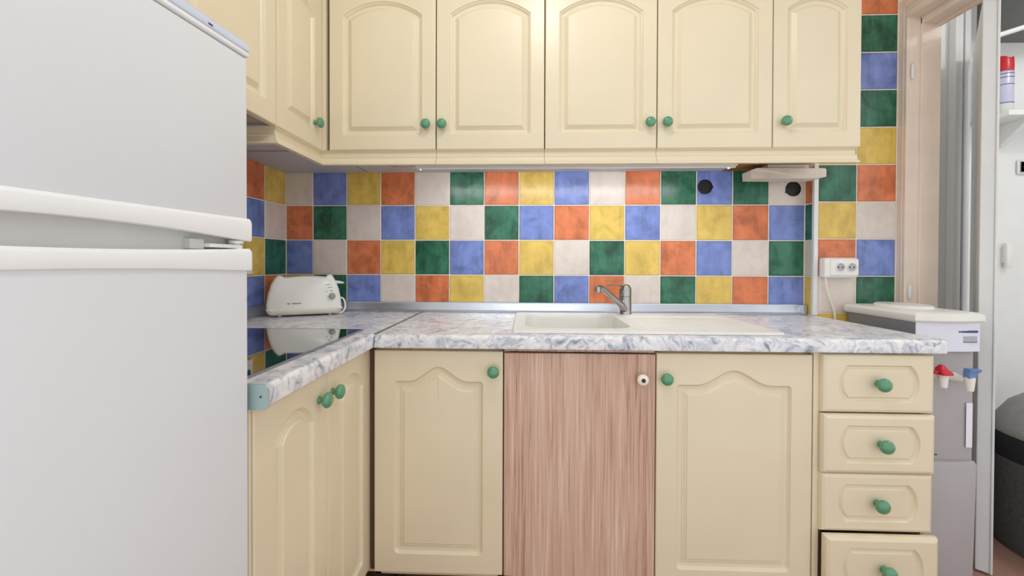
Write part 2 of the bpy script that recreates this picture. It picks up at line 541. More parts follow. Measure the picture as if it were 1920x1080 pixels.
def contour_bell(w, h, a, bot, sh, rise, r=0.016, mid=0.66):
    half = (w - 2 * a) / 2 * mid
    def bell(x): return rise * 0.5 * (1 + math.cos(PI * min(1, abs(x) / half) ** 0.95))
    def at(o):
        p = []
        rr = max(r - o, 0.0003); r2 = max(r * 0.6 - o, 0.0002)
        A, B, T = a + o, bot + o, sh - o
        p += corner_arc(A + rr, B + rr, rr, 180, 270)
        p += corner_arc(w - A - rr, B + rr, rr, 270, 360)
        p += corner_arc(w - A - r2, T - r2, r2, 0, 90, 4)
        N = 26
        for i in range(N + 1):
            x = half * (1 - 2 * i / N)
            dz = (bell(x + 1e-4) - bell(x - 1e-4)) / 2e-4
            k = 1 / math.sqrt(1 + dz * dz)
            p.append((w / 2 + x + o * dz * k, sh + bell(x) - o * k))
        p += corner_arc(A + r2, T - r2, r2, 90, 180, 4)
        return p
    return at

def contour_drawer(w, h, a, mz, bul):
    p = []
    x0, x1, z0, z1 = a + bul, w - a - bul, mz, h - mz
    hh = (z1 - z0) / 2
    R = (hh * hh + bul * bul) / (2 * bul)
    th = math.asin(hh / R)
    for i in range(13):
        t = -th + 2 * th * i / 12
        p.append((x1 + bul - R + R * math.cos(t), (z0 + z1) / 2 + R * math.sin(t)))
    for i in range(13):
        t = -th + 2 * th * i / 12
        p.append((x0 - bul + R - R * math.cos(t), (z0 + z1) / 2 - R * math.sin(t)))
    return p

PROF_UP = [(0.0, 0.0), (0.002, 0.0026), (0.005, 0.0036), (0.0065, 0.0052), (0.010, 0.0078), (0.0165, 0.0086), (0.019, 0.0080), (0.031, 0.0015), (0.0325, 0.0012)]
PROF_BASE = [(o * 1.3, d * 1.3) for o, d in [(0.0, 0.0), (0.002, 0.0022), (0.0055, 0.0048), (0.013, 0.0056), (0.016, 0.0040), (0.0185, 0.0042), (0.020, 0.0028), (0.0225, 0.0028), (0.025, 0.0010)]]
PROF_DRAW = [(o * 1.15, d * 1.45) for o, d in [(0.0, 0.0), (0.002, 0.0020), (0.005, 0.0040), (0.009, 0.0040), (0.0125, 0.0018), (0.014, 0.0010)]]

def panel_mesh(w, h, t, contour, prof, mat='cream', ed=0.003):
    """front on -Y at y=0, x 0..w, z 0..h, thickness to +Y"""
    b = bmesh.new()
    rect = lambda e: [(e, e), (w - e, e), (w - e, h - e), (e, h - e)]
    r0 = rect(ed); r1 = rect(ed * 0.3); r2 = rect(0)
    get = contour if callable(contour) else (lambda o: offset_loop(contour, o))
    loops = [[(x, z, d * 1.35) for x, z in get(o)] for o, d in prof]
    V = lambda x, y, z: b.verts.new((x, y, z))
    ov = [V(x, 0, z) for x, z in r0]
    o1 = [V(x, ed * 0.35, z) for x, z in r1]
    o2 = [V(x, ed, z) for x, z in r2]
    o3 = [V(x, t, z) for x, z in r2]
    lv = [[V(x, d, z) for x, z, d in L] for L in loops]
    poly = [[Vector((x, z, 0)) for x, z in r0], [Vector((x, z, 0)) for x, z, d in loops[0]]]
    allv = ov + lv[0]
    for tri in tessellate_polygon(poly):
        try: b.faces.new([allv[i] for i in tri])
        except ValueError: pass
    for A, B in ((ov, o1), (o1, o2), (o2, o3)):
        for i in range(4):
            j = (i + 1) % 4
            b.faces.new((A[i], A[j], B[j], B[i]))
    b.faces.new(o3)
    for A, B in zip(lv[:-1], lv[1:]):
        n = len(A)
        for i in range(n):
            j = (i + 1) % n
            b.faces.new((A[i], A[j], B[j], B[i]))
    last = loops[-1]
    cx = sum(p[0] for p in last) / len(last); cz = sum(p[1] for p in last) / len(last)
    cv = V(cx, last[0][2], cz)
    n = len(last)
    capv = [V(x, d, z) for x, z, d in last]
    for i in range(n):
        b.faces.new((capv[i], capv[(i + 1) % n], cv))
    return to_mesh('door', b, mat, True, 14)

def flat_mesh(w, h, t, mat, ed=0.002):
    b = box(0, w, 0, t, 0, h, ed, 2)
    return to_mesh('door', b, mat)

def knob_mesh(mat):
    b = lathe([(0.0085, 0.0), (0.0085, 0.002), (0.0066, 0.004), (0.0060, 0.0075), (0.0085, 0.010), (0.0138, 0.0128), (0.0170, 0.0170), (0.0172, 0.0205), (0.0152, 0.0252), (0.0100, 0.0286), (0.0045, 0.0298), (0, 0.0301)], 28, '-Y')
    return to_mesh('knob', b, mat, True, 60)
KNOB = knob_mesh('knob'); WKNOB = None
def rotm(face):
    return Matrix.Rotation(PI / 2, 4, 'Z') if face == 'X' else Matrix.Identity(4)
def put_front(name, me, parent, pos, face='Y'):
    return link_mesh(name, me, parent, Matrix.Translation(pos) @ rotm(face))
def put_knob(parent, pos, face='Y', sc=1.0, me=None):
    return link_mesh('knob', me or KNOB, parent, Matrix.Translation(pos) @ rotm(face) @ Matrix.Scale(sc, 4))

# ------------------------------------------------------------------ wall cabinets
UZ0, UZ1 = 1.487, 2.075
UY = -0.382
UH = UZ1 - UZ0
KZ = 1.571
def up_door(w):
    a = 0.047 if w > 0.33 else 0.045
    sh = 1.953 - UZ0
    rise = 0.049 if w > 0.33 else 0.036
    return panel_mesh(w, UH, 0.02, contour_arch(w, UH, a, 0.051, sh, rise), PROF_UP)

def wall_unit(label, x0, x1, doors, knobs):
    t = thing('wall_cabinet', label, 'cabinet', ((x0 + x1) / 2, -0.18, UZ0), 0, 'cream wall cabinets')
    g = 0.001
    b = bmesh.new()
    box(x0 + g, x0 + 0.018, -0.361, -0.002, 1.491, 2.10, bm=b)
    box(x1 - 0.018, x1 - g, -0.361, -0.002, 1.491, 2.10, bm=b)
    box(x0 + g, x1 - g, -0.361, -0.002, 2.08, 2.10, bm=b)
    box(x0 + g, x1 - g, -0.008, -0.002, 1.491, 2.10, bm=b)
    add('body', b, 'carcass', t)
    add('bottom_panel', box(x0 + 0.0005, x1 - 0.0005, -0.358, -0.003, 1.4885, 1.4965), 'brown_edge' if x0 > 1.8 else 'grey_panel', t)
    for (a, c), kx in zip(doors, knobs):
        d = put_front('door', up_door(c - a - 0.0035), t, (a + 0.0018, UY, UZ0))
        put_knob(d, (kx, UY, KZ))
    return t
wall_unit('cream wall cabinet with two arched doors, nearest the inner corner', 0.374, 1.128, [(0.374, 0.752), (0.752, 1.128)], [0.719, 0.775])
wall_unit('middle cream wall cabinet with two arched doors above the sink', 1.128, 1.895, [(1.128, 1.510), (1.510, 1.895)], [1.483, 1.540])
wall_unit('narrow cream wall cabinet with a single arched door beside the tiled column', 1.895, 2.185, [(1.895, 2.185)], [1.931])

# left run: door plane x = LX
LX = 0.350
def left_unit(label, y0, y1, doors, knobs, open_bottom):
    t = thing('wall_cabinet', label, 'cabinet', (0.17, (y0 + y1) / 2, UZ0), 0, 'cream wall cabinets')
    b = bmesh.new()
    zb = 1.53 if open_bottom else 1.491
    box(0.003, LX - 0.021, y0 + 0.001, y0 + 0.018, zb, 2.10, bm=b)
    box(0.003, LX - 0.021, y1 - 0.018, y1 - 0.001, zb, 2.10, bm=b)
    box(0.003, LX - 0.021, y0 + 0.001, y1 - 0.001, 2.08, 2.10, bm=b)
    add('body', b, 'carcass', t)
    add('bottom_panel', box(0.003, LX - 0.022, y0 + 0.001, y1 - 0.001, zb - 0.003, zb + 0.012), 'brown_edge' if open_bottom else 'grey_panel', t)
    for (a, c), ky in zip(doors, knobs):
        w = c - a - 0.002
        d = put_front('door', panel_mesh(w, UH, 0.02, contour_arch(w, UH, 0.048, 0.056, 1.92 - UZ0, 0.034), PROF_UP), t, (LX, a + 0.001, UZ0), 'X')
        if ky is not None: put_knob(d, (LX, ky, KZ - 0.004), 'X')
    return t
cu = left_unit('cream wall cabinet on the left wall, its knob close to the inner corner', -0.648, -0.381, [(-0.648, -0.3815)], [-0.432], False)
add('corner_filler', box(LX - 0.012, 0.3645, UY + 0.001, UY + 0.018, UZ0, 2.10), 'cream', cu)
add('corner_body', box(0.003, 0.3635, -0.362, -0.003, 1.4885, 2.10), 'grey_panel', cu)
left_unit('cream wall cabinet partly hidden by the refrigerator, with a bare wooden underside', -1.02, -0.650, [(-1.02, -0.650)], [None], True)

# pelmet moulding: profile (outward from door plane, z)
PEL = [(-0.022, 1.4868), (-0.003, 1.4868), (-0.005, 1.4845), (-0.013, 1.480), (-0.013, 1.4655), (-0.006, 1.4635), (-0.0075, 1.460), (-0.004, 1.453), (0.001, 1.4445), (0.008, 1.4405), (0.0085, 1.4345), (-0.004, 1.4335), (-0.022, 1.440)]
pel = thing('pelmet', 'cream stepped pelmet moulding running under the wall cabinets round the corner', 'moulding', (1.2, -0.38, 1.4335))
def pelmet_piece(p0, p1, d0, d1, miter0, miter1):
    """sweep PEL between two ends given as functions of the outward offset"""
    b = bmesh.new()
    A = [b.verts.new((*p0(o), z)) for o, z in PEL]; B = [b.verts.new((*p1(o), z)) for o, z in PEL]
    n = len(PEL)
    for i in range(n):
        j = (i + 1) % n
        b.faces.new((A[i], A[j], B[j], B[i]))
    b.faces.new(A); b.faces.new(list(reversed(B)))
    return b
xs = [None, 0.752, 1.128, 1.510, 2.165]
prev = lambda o: (LX + o, UY - o)
for xe in (0.752, 1.128, 1.510, 2.176):
    nxt = (lambda xe: (lambda o: (xe - 0.0006, UY - o)))(xe)
    add('moulding', pelmet_piece(prev, nxt, 0, 0, 0, 0), 'cream', pel)
    prev = (lambda xe: (lambda o: (xe + 0.0006, UY - o)))(xe)
add('moulding', pelmet_piece(lambda o: (LX + o, -0.652 - o), lambda o: (LX + o, UY - o), 0, 0, 0, 0), 'cream', pel)
add('moulding', pelmet_piece(lambda o: (0.004, -0.652 - o), lambda o: (LX + o, -0.652 - o), 0, 0, 0, 0), 'cream', pel)

# under-cabinet light, loose wire, board
lt = thing('under_cabinet_light', 'long pale grey strip light, its glow added as fill, fixed under the wall cabinets above the sink', 'light', (1.24, -0.29, 1.43))
b = bmesh.new()
box(0.672, 1.80, -0.322, -0.262, 1.4635, 1.4884, bm=b)
extrude_profile([(-0.328, 1.4884), (-0.328, 1.4335), (-0.326, 1.4315), (-0.3235, 1.4325), (-0.322, 1.4884)], 0.672, 1.80, 'X', b)
add('housing', b, 'plastic', lt)
for xa, xb in ((0.664, 0.6715), (1.8005, 1.808)):
    add('end_piece', loft([[(xa, y, z) for y, z in ((-0.328, 1.4320), (-0.328, 1.4884), (-0.262, 1.4884), (-0.262, 1.45))], [(xb, y, z) for y, z in ((-0.328, 1.4320), (-0.328, 1.4884), (-0.262, 1.4884), (-0.262, 1.45))]]) if False else box(xa, xb, -0.328, -0.262, 1.440, 1.4884, 0.002), 'plastic', lt)
bmd = box(0.676, 1.796, -0.318, -0.266, 1.4470, 1.4634, 0.004)
add('diffuser', bmd, 'strip_fill_glow', lt)  # added fill glow, hidden behind the housing's front lip
tag(add('loose_wire', tube([(0.50, -0.25, 1.487), (0.53, -0.262, 1.470), (0.57, -0.27, 1.455), (0.62, -0.285, 1.449), (0.665, -0.29, 1.455), (0.676, -0.29, 1.462)], 0.0022, 8, samples=5), 'wire', smooth=True),
    'thin beige wire sagging beneath the wall cabinet beside the strip light', 'wire')
bd = thing('hanging_board', 'whitewashed wooden block on a short stem under the cabinet near the column', 'wooden block', (2.09, -0.09, 1.43))
bb = bmesh.new()
prof = [(1.955, 1.432), (2.205, 1.430), (2.2415, 1.437), (2.2415, 1.466), (2.235, 1.470), (1.975, 1.472), (1.953, 1.464)]
fA = [bb.verts.new((x, -0.135 if i not in (0, 6) else -0.128, z)) for i, (x, z) in enumerate(prof)]
fB = [bb.verts.new((x, -0.062, z)) for x, z in prof]
for i in range(len(prof)):
    j = (i + 1) % len(prof)
    bb.faces.new((fA[i], fA[j], fB[j], fB[i]))
bb.faces.new(fA); bb.faces.new(list(reversed(fB)))
add('plank', bb, 'board', bd)
add('stem', box(2.025, 2.183, -0.120, -0.07, 1.4705, 1.4884), 'board', bd)

# ------------------------------------------------------------------ base cabinets
BY = -0.575
BZ0, BZ1 = 0.149, 0.828
BH = BZ1 - BZ0
def base_unit(name, label, x0, x1, front, kx, kz):
    t = thing(name, label, 'cabinet', ((x0 + x1) / 2, -0.29, 0.0), 0, 'base cabinets under the worktop')
    b = bmesh.new()
    box(x0 + 0.0008, x0 + 0.017, -0.554, -0.01, 0.13, 0.839, bm=b)
    box(x1 - 0.017, x1 - 0.0008, -0.554, -0.01, 0.13, 0.839, bm=b)
    box(x0 + 0.0008, x1 - 0.0008, -0.554, -0.01, 0.13, 0.147, bm=b)
    if name != 'sink_cabinet':
        box(x0 + 0.0008, x1 - 0.0008, -0.554, -0.545, 0.82, 0.839, bm=b)
    add('body', b, 'carcass' if front != 'wood' else 'wood', t)
    w = x1 - x0 - 0.004
    if front == 'wood':
        me = flat_mesh(w, BH - 0.004, 0.019, 'wood', 0.0012)
        add('top_rail', box(x0 + 0.002, x1 - 0.002, BY + 0.010, BY + 0.026, 0.8275, 0.8385), 'wood', t)
    else:
        a = 0.060
        me = panel_mesh(w, BH, 0.019, contour_bell(w, BH, a, 0.058 if front == 'a' else 0.034, 0.736 - BZ0, 0.044), PROF_BASE)
    d = put_front('door', me, t, (x0 + 0.002, BY, BZ0))
    return t, d
t, d = base_unit('base_cabinet', 'cream base cabinet with an arched panel door next to the inner corner', 0.604, 1.000, 'a', 0, 0)
put_knob(d, (0.970, BY, 0.770), sc=1.05)
for lx in (0.66, 0.95):
    add('leg', lathe([(0.024, 0.0), (0.024, 0.006), (0.016, 0.01), (0.016, 0.118), (0.022, 0.124), (0.022, 0.13)], 16, 'Z', org=(lx, -0.50, 0)), 'black', t, smooth=True)
t, d = base_unit('sink_cabinet', 'pinkish wood-grain cabinet door under the sink with a white knob', 1.000, 1.4535, 'wood', 0, 0)
wk = lathe([(0.0085, 0.0), (0.0085, 0.002), (0.0065, 0.004), (0.0065, 0.010), (0.013, 0.012), (0.0155, 0.016), (0.0155, 0.020), (0.0125, 0.0245), (0.0065, 0.026), (0.0062, 0.0235), (0.0, 0.0235)], 28, '-Y')
WKNOB = to_mesh('knob', wk, 'white_knob', True, 45)
k = put_knob(d, (1.410, BY, 0.753), me=WKNOB, sc=1.1)
add('screw', lathe([(0.0058, 0.0), (0.0058, 0.0016), (0.003, 0.0022), (0, 0.0022)], 14, '-Y', org=(1.410, BY - 0.0258, 0.753)), 'screw', k, smooth=True)
t, d = base_unit('base_cabinet', 'cream base cabinet with a wide arched panel door beside the drawers', 1.4535, 1.910, 'b', 0, 0)
put_knob(d, (1.481, BY, 0.7555), sc=1.05)

# drawer unit
dr = thing('drawer_cabinet', 'cream cabinet of four drawers at the right end of the worktop', 'cabinet', (2.08, -0.29, 0.0))
b = bmesh.new()
box(1.911, 1.928, -0.574, -0.01, 0.0, 0.839, bm=b)
box(2.224, 2.240, -0.568, -0.01, 0.0, 0.839, bm=b)
box(1.911, 2.240, -0.50, -0.01, 0.13, 0.147, bm=b)
add('body', b, 'cream', dr)
add('shade_strip', box(1.9283, 1.936, -0.5735, -0.40, 0.10, 0.838), 'plinth', dr)  # dark brown strip standing in for the shading beside the drawers
drs = [(0.6645, 0.8345, -0.592, 2.090), (0.4905, 0.6615, -0.597, 2.095), (0.318, 0.4885, -0.591, 2.090), (0.135, 0.3165, -0.612, 2.094)]
for z0, z1, yf, kx in drs:
    w = 2.2405 - 1.926; h = z1 - z0
    me = panel_mesh(w, h, 0.02, contour_drawer(w, h, 0.044, 0.031, 0.024), PROF_DRAW, ed=0.011)
    d = put_front('drawer', me, dr, (1.926, yf, z0))
    k = put_knob(d, (kx - 0.009, yf, z0 + h * 0.515), sc=1.14)
    b = box(1.934, 2.222, yf + 0.021, -0.12, z0 + 0.02, z0 + 0.03)
    add('drawer_box', b, 'carcass', d)
structure('baseboard_1', box(0.62, 1.91, -0.42, -0.405, 0.0, 0.128), 'plinth')

# left base cabinet (faces +X)
LB = 0.587
lb = thing('base_cabinet', 'cream two-door base cabinet under the hob beside the refrigerator', 'cabinet', (0.3, -0.84, 0.0), 0, 'base cabinets under the worktop')
b = bmesh.new()
box(0.01, LB - 0.021, -1.122, -1.105, 0.0, 0.839, bm=b)
box(0.01, LB - 0.021, -0.565, -0.548, 0.0, 0.839, bm=b)
box(0.01, LB - 0.021, -1.105, -0.565, 0.13, 0.147, bm=b)
box(0.012, 0.598, -0.547, -0.012, 0.13, 0.147, bm=b)
add('body', b, 'carcass', lb)
add('edge_strip', box(LB - 0.0205, LB - 0.003, -1.1235, -1.1165, 0.147, 0.838, 0.002), 'cream', lb)
add('gap_shade_strip', box(0.5885, 0.6025, -0.560, -0.545, 0.147, 0.838), 'plinth', lb)  # brown strip added to give the dark corner gap its shaded tone
for y0, y1, ky, kz in ((-1.1155, -0.8395, -0.880, 0.775), (-0.8385, -0.5525, -0.813, 0.7745)):
    w = y1 - y0 - 0.002
    me = panel_mesh(w, 0.685, 0.019, contour_arch(w, 0.685, 0.062, 0.050, 0.585, 0.052), PROF_BASE)
    d = put_front('door', me, lb, (LB, y0 + 0.001, 0.150), 'X')
    put_knob(d, (LB, ky, kz), 'X', sc=1.05)
structure('baseboard_2', box(0.52, 0.535, -1.10, -0.42, 0.0, 0.128), 'plinth')

# ------------------------------------------------------------------ worktops, joint, end cap, upstand
TZ, TB = 0.880, 0.840
def bull(front, back, r=0.011):
    """(outward, z) profile, front edge rounded, outward positive"""
    p = [(back, TB), (front - 0.004, TB)]
    p += [(front - 0.004 + 0.004 * math.sin(t), TB + 0.004 - 0.004 * math.cos(t)) for t in (0.5, 1.0, PI / 2)]
    p += [(front - r + r * math.cos(t), TZ - r + r * math.sin(t)) for t in [PI / 2 * i / 6 for i in range(7)]]
    p += [(back, TZ)]
    return p
wt = thing('worktop', 'grey marbled worktop holding the sink, in front of the long tiled wall', 'worktop', (1.44, -0.3, TB))
SX0, SX1, SY0, SY1 = 1.030, 1.838, -0.548, -0.094      # sink cut-out
b = bmesh.new()
extrude_profile([(-o, z) for o, z in bull(0.602, abs(SY0))], 0.6165, 2.262, 'X', b)
box(0.6165, SX0, SY0, -0.004, TB, TZ, bm=b)
box(SX1, 2.262, SY0, -0.063, TB, TZ, bm=b)
box(SX1, 2.240, -0.063, -0.004, TB, TZ, bm=b)
box(SX0, SX1, SY1, -0.004, TB, TZ, bm=b)
add('slab', b, 'marble', wt, smooth=True, angle=30)
add('edge_band', box(2.2622, 2.2645, -0.596, -0.066, TB + 0.002, TZ - 0.002, 0.001), 'metal', wt)
wl = thing('worktop', 'grey marbled worktop with the hob let in, along the left wall', 'worktop', (0.3, -0.6, TB))
b = bmesh.new()
extrude_profile(bull(0.613, 0.004), -1.122, -0.590, 'Y', b)
box(0.004, 0.613, -0.590, -0.004, TB, TZ, bm=b)
add('slab', b, 'marble', wl, smooth=True, angle=30)
capb = bmesh.new()
cp = [(0.45, 0.838)] + [(0.6205 - 0.010 + 0.010 * math.cos(t), 0.838 + 0.010 + 0.010 * math.sin(t)) for t in (-PI / 2, -PI / 3, -PI / 6, 0)] + [(0.6205 - 0.012 + 0.012 * math.cos(t), 0.883 - 0.012 + 0.012 * math.sin(t)) for t in (0, PI / 6, PI / 3, PI / 2)] + [(0.45, 0.883)]
extrude_profile(cp, -1.1265, -1.1222, 'Y', capb)
cap = add('end_cap', capb, 'capmetal', wl, label='pale greenish metal end cap')
add('screw', lathe([(0.0018, 0), (0.0018, 0.0008), (0, 0.0012)], 10, '-Y', org=(0.607, -1.1265, 0.861)), 'screw', cap)
js = thing('joint_strip', 'thin dull metal strip covering the joint between the two worktops', 'strip', (0.6148, -0.3, TZ))
add('strip', box(0.6105, 0.6215, -0.588, -0.03, TZ + 0.0003, TZ + 0.0018, 0.0006, 1), 'metal_dark', js)

def upstand(prof_dir, name, label, a, c, axis):
    P = [(0.003, 0.8812), (0.026, 0.8812), (0.026, 0.8865), (0.023, 0.8895), (0.010, 0.9165), (0.0085, 0.9215), (0.003, 0.9225)]
    o = add(name, extrude_profile([(p * prof_dir, q) for p, q in P], a, c, axis), 'metal')
    return tag(o, label, 'upstand')
upstand(-1, 'worktop_upstand', 'bright aluminium upstand strip behind the sink below the tiles', 0.03, 2.222, 'X')
upstand(1, 'worktop_upstand', 'aluminium upstand strip along the left wall behind the toaster', -1.12, -0.03, 'Y')
tag(add('upstand_end_cap', box(2.2225, 2.2425, -0.030, -0.003, 0.8812, 0.9235, 0.003), 'metal'), 'small end piece of the aluminium upstand against the tiled column', 'end cap')

# ------------------------------------------------------------------ sink (height field with real thickness) and tap
def sdbox(x, y, x0, x1, y0, y1, r):
    cx, cy = (x0 + x1) / 2, (y0 + y1) / 2
    qx = abs(x - cx) - (x1 - x0) / 2 + r; qy = abs(y - cy) - (y1 - y0) / 2 + r
    return math.hypot(max(qx, 0), max(qy, 0)) + min(max(qx, qy), 0) - r
def sm(a, b, t):
    t = max(0.0, min(1.0, (t - a) / (b - a))); return t * t * (3 - 2 * t)
def sink_z(x, y):
    z = 0.8895
    do = sdbox(x, y, 1.022, 1.846, -0.556, -0.085, 0.012)
    z -= 0.0085 * sm(-0.006, 0.0, do)
    bowl = sdbox(x, y, 1.066, 1.405, -0.497, -0.142, 0.06)
    z -= 0.175 * sm(0.003, -0.012, bowl)
    if bowl > 0:
        dr_ = sdbox(x, y, 1.445, 1.815, -0.525, -0.175, 0.04)
        z -= 0.0065 * sm(0.008, -0.010, dr_)
        if dr_ < -0.02:
            z += 0.0022 * sm(-0.02, -0.04, dr_) * max(0.0, math.sin((y + 0.5) * 2 * PI / 0.042))
        z -= 0.0022 * sm(0.009, 0.0, abs(x - 1.812)) * (1 if -0.52 < y < -0.10 else 0)
    return z
def lines(a, b, n, extra):
    v = [a + (b - a) * i / n for i in range(n + 1)] + extra
    v = sorted(set(round(q, 5) for q in v if a - 1e-9 <= q <= b + 1e-9))
    return v
gx = lines(1.022, 1.846, 110, [1.022 + k * 0.0015 for k in range(6)] + [1.846 - k * 0.0015 for k in range(6)] + [1.066 + k * 0.002 for k in range(-4, 12)] + [1.39 + k * 0.002 for k in range(-10, 25)])
gy = lines(-0.556, -0.085, 80, [-0.556 + k * 0.0015 for k in range(6)] + [-0.085 - k * 0.0015 for k in range(6)] + [-0.497 + k * 0.002 for k in range(-4, 12)] + [-0.142 + k * 0.002 for k in range(-12, 5)])
sk = thing('sink', 'cream composite sink with one bowl and a ribbed drainer set in the worktop', 'sink', (1.434, -0.32, TZ))
b = bmesh.new()
gv = [[b.verts.new((x, y, sink_z(x, y))) for x in gx] for y in gy]
for j in range(len(gy) - 1):
    for i in range(len(gx) - 1):
        b.faces.new((gv[j][i], gv[j][i + 1], gv[j + 1][i + 1], gv[j + 1][i]))
add('bowl_and_drainer', b, 'sink', sk, smooth=True, angle=70)
add('drain', lathe([(0.042, 0.0), (0.042, 0.003), (0.036, 0.004), (0.034, 0.0015), (0.008, 0.001), (0.006, 0.004), (0, 0.004)], 28, org=(1.23, -0.32, 0.7147)), 'chrome', sk, smooth=True)

tp = thing('mixer_tap', 'chrome mixer tap with a long spout over the sink bowl', 'tap', (1.468, -0.112, 0.8895))
TX, TY = 1.468, -0.112
add('body', lathe([(0.026, 0.8893), (0.026, 0.893), (0.0245, 0.896), (0.0238, 0.955), (0.0232, 0.9585), (0.0232, 0.960), (0.0, 0.960)], 32, org=(TX, TY, 0)), 'chrome', tp, smooth=True)
cp_ = lathe([(0.0242, 0.9615), (0.0242, 0.985), (0.0225, 0.997), (0.017, 1.0055), (0.009, 1.009), (0, 1.010)], 32, org=(TX, TY, 0))
add('cap', cp_, 'chrome', tp, smooth=True)
add('seam_ring', lathe([(0.0228, 0.9575), (0.0228, 0.9618)], 32, org=(TX, TY, 0)), 'black', tp, smooth=True)
sp = add('spout', tube([(TX - 0.006, TY - 0.010, 0.906), (TX - 0.03, TY - 0.045, 0.934), (TX - 0.072, TY - 0.075, 0.967), (TX - 0.106, TY - 0.108, 0.9955), (TX - 0.118, TY - 0.120, 1.0015), (TX - 0.127, TY - 0.128, 1.001)], [0.016, 0.0145, 0.0125, 0.0115, 0.011, 0.0105], 18, samples=6, flat=0.85), 'chrome', tp, smooth=True)
add('aerator', lathe([(0.0095, -0.012), (0.0118, -0.010), (0.0118, 0.009), (0.008, 0.0105), (0, 0.0105)], 22, org=(TX - 0.133, TY - 0.134, 0.997)), 'chrome', sp, smooth=True)
add('lever', tube([(TX - 0.004, TY - 0.004, 1.002), (TX - 0.03, TY - 0.030, 1.008), (TX - 0.062, TY - 0.06, 1.010), (TX - 0.088, TY - 0.088, 1.0075)], [0.014, 0.009, 0.0075, 0.006], 14, samples=5, flat=0.45), 'chrome', tp, smooth=True)

# ------------------------------------------------------------------ hob
hb = thing('hob', 'black glass hob with a thin metal rim beside the refrigerator', 'hob', (0.31, -0.81, TZ))
add('glass', box(0.056, 0.5545, -1.086, -0.5365, TZ + 0.0003, TZ + 0.0055, 0.0012, 2), 'hob', hb)
b = bmesh.new()
for a in ((0.0535, 0.0558, -1.0885, -0.534), (0.5547, 0.5570, -1.0885, -0.534), (0.0558, 0.5547, -1.0885, -1.0862), (0.0558, 0.5547, -0.5363, -0.534)):
    box(*a, TZ + 0.0003, TZ + 0.0058, bm=b)
add('rim', b, 'metal_dark', hb)

# ------------------------------------------------------------------ refrigerator, turned a little on its base
FW = 0.555
rf_rot = -0.093 + 0.0
rf = thing('refrigerator', 'white two-door refrigerator with the freezer compartment on top', 'refrigerator', (0.592, -1.135, 0.0), rf_rot)
# local frame: face plane at x=0 facing +X, s = -y runs toward the camera (0 far edge .. FW near edge)
add('cabinet', box(-0.50, -0.048, -FW, -0.06, 0.03, 1.452, 0.004), 'fridge', rf, local=True)
def door_slab(z0, z1):
    return box(-0.045, 0.0, -FW, 0.0, z0, z1, 0.006, 3)
fd = add('freezer_door', door_slab(1.1525, 1.444), 'fridge', rf, local=True, smooth=True, angle=30)
ld = add('main_door', door_slab(0.06, 1.0955), 'fridge', rf, local=True, smooth=True, angle=30)
def grip(ztop, zbot, name, parent, out):
    """bar across the door foot / head whose edges bow along the door"""
    b = bmesh.new()
    N = 32; rings = []
    for i in range(N + 1):
        s = FW * i / N; q = math.sin(PI * i / N)
        zt, zb = ztop(q), zbot(q)
        e = 0.0
        pr = [(-0.03, zt - 0.002), (0.0, zt + 0.001), (out * 0.75, zt - 0.0035), (out, zt - 0.008), (out, zb + 0.006), (out * 0.7, zb + 0.001), (out * 0.3, zb), (-0.03, zb + 0.002)]
        rings.append([b.verts.new((x, -s + (0.002 if i == 0 else 0), z)) for x, z in pr])
    n = len(rings[0])
    for A, B in zip(rings[:-1], rings[1:]):
        for i in range(n):
            j = (i + 1) % n
            b.faces.new((A[i], A[j], B[j], B[i]))
    b.faces.new(rings[0]); b.faces.new(list(reversed(rings[-1])))
    return b
def add_local(name, bm, mat, parent, root, **kw):
    o = add(name, bm, mat, root, local=True, **kw)
    w = WM[o.name]
    o.parent = parent
    o.matrix_basis = WM[parent.name].inverted() @ w
    return o
add_local('grip', grip(lambda q: 1.169, lambda q: 1.131 + 0.0155 * q, 'g', fd, 0.0045), 'fridge_grip', fd, rf, smooth=True, angle=22)
add_local('grip', grip(lambda q: 1.118 - 0.0075 * q, lambda q: 1.081 + 0.007 * q, 'g', ld, 0.0045), 'fridge_grip', ld, rf, smooth=True, angle=22)
add('gasket', box(-0.047, -0.026, -FW + 0.004, -0.012, 1.088, 1.158), 'fridge_gap', rf, local=True)
add('hinge', lathe([(0.009, 1.1165), (0.009, 1.1225), (0.006, 1.1235), (0.006, 1.1265), (0.011, 1.127), (0.011, 1.132)], 16, org=(-0.012, -0.014, 0)), 'fridge_grip', rf, local=True, smooth=True)
add('hinge_arm', box(-0.030, -0.004, -0.075, -0.008, 1.119, 1.125, 0.001), 'fridge_grip', rf, local=True)
add('hinge_block', box(-0.032, -0.014, -0.10, -0.075, 1.116, 1.1315, 0.001), 'fridge_gap', rf, local=True)
tpb = bmesh.new()
prof = [(-0.10, 1.453), (-0.002, 1.453), (0.001, 1.456), (0.001, 1.462), (-0.004, 1.4715), (-0.014, 1.4765), (-0.03, 1.478), (-0.10, 1.478)]
extrude_profile(prof, -FW - 0.002, 0.0015, 'Y', tpb)
tc_ = add('top_cover', tpb, 'fridge_top', rf, local=True, smooth=True, angle=40)
add('top_lip', box(-0.045, 0.0022, -FW, 0.001, 1.4445, 1.4528, 0.003, 3), 'fridge_grip', rf, local=True, smooth=True)
add_local('badge', box(0.0008, 0.0013, -0.082, -0.074, 1.4575, 1.4605), 'ink', tc_, rf)

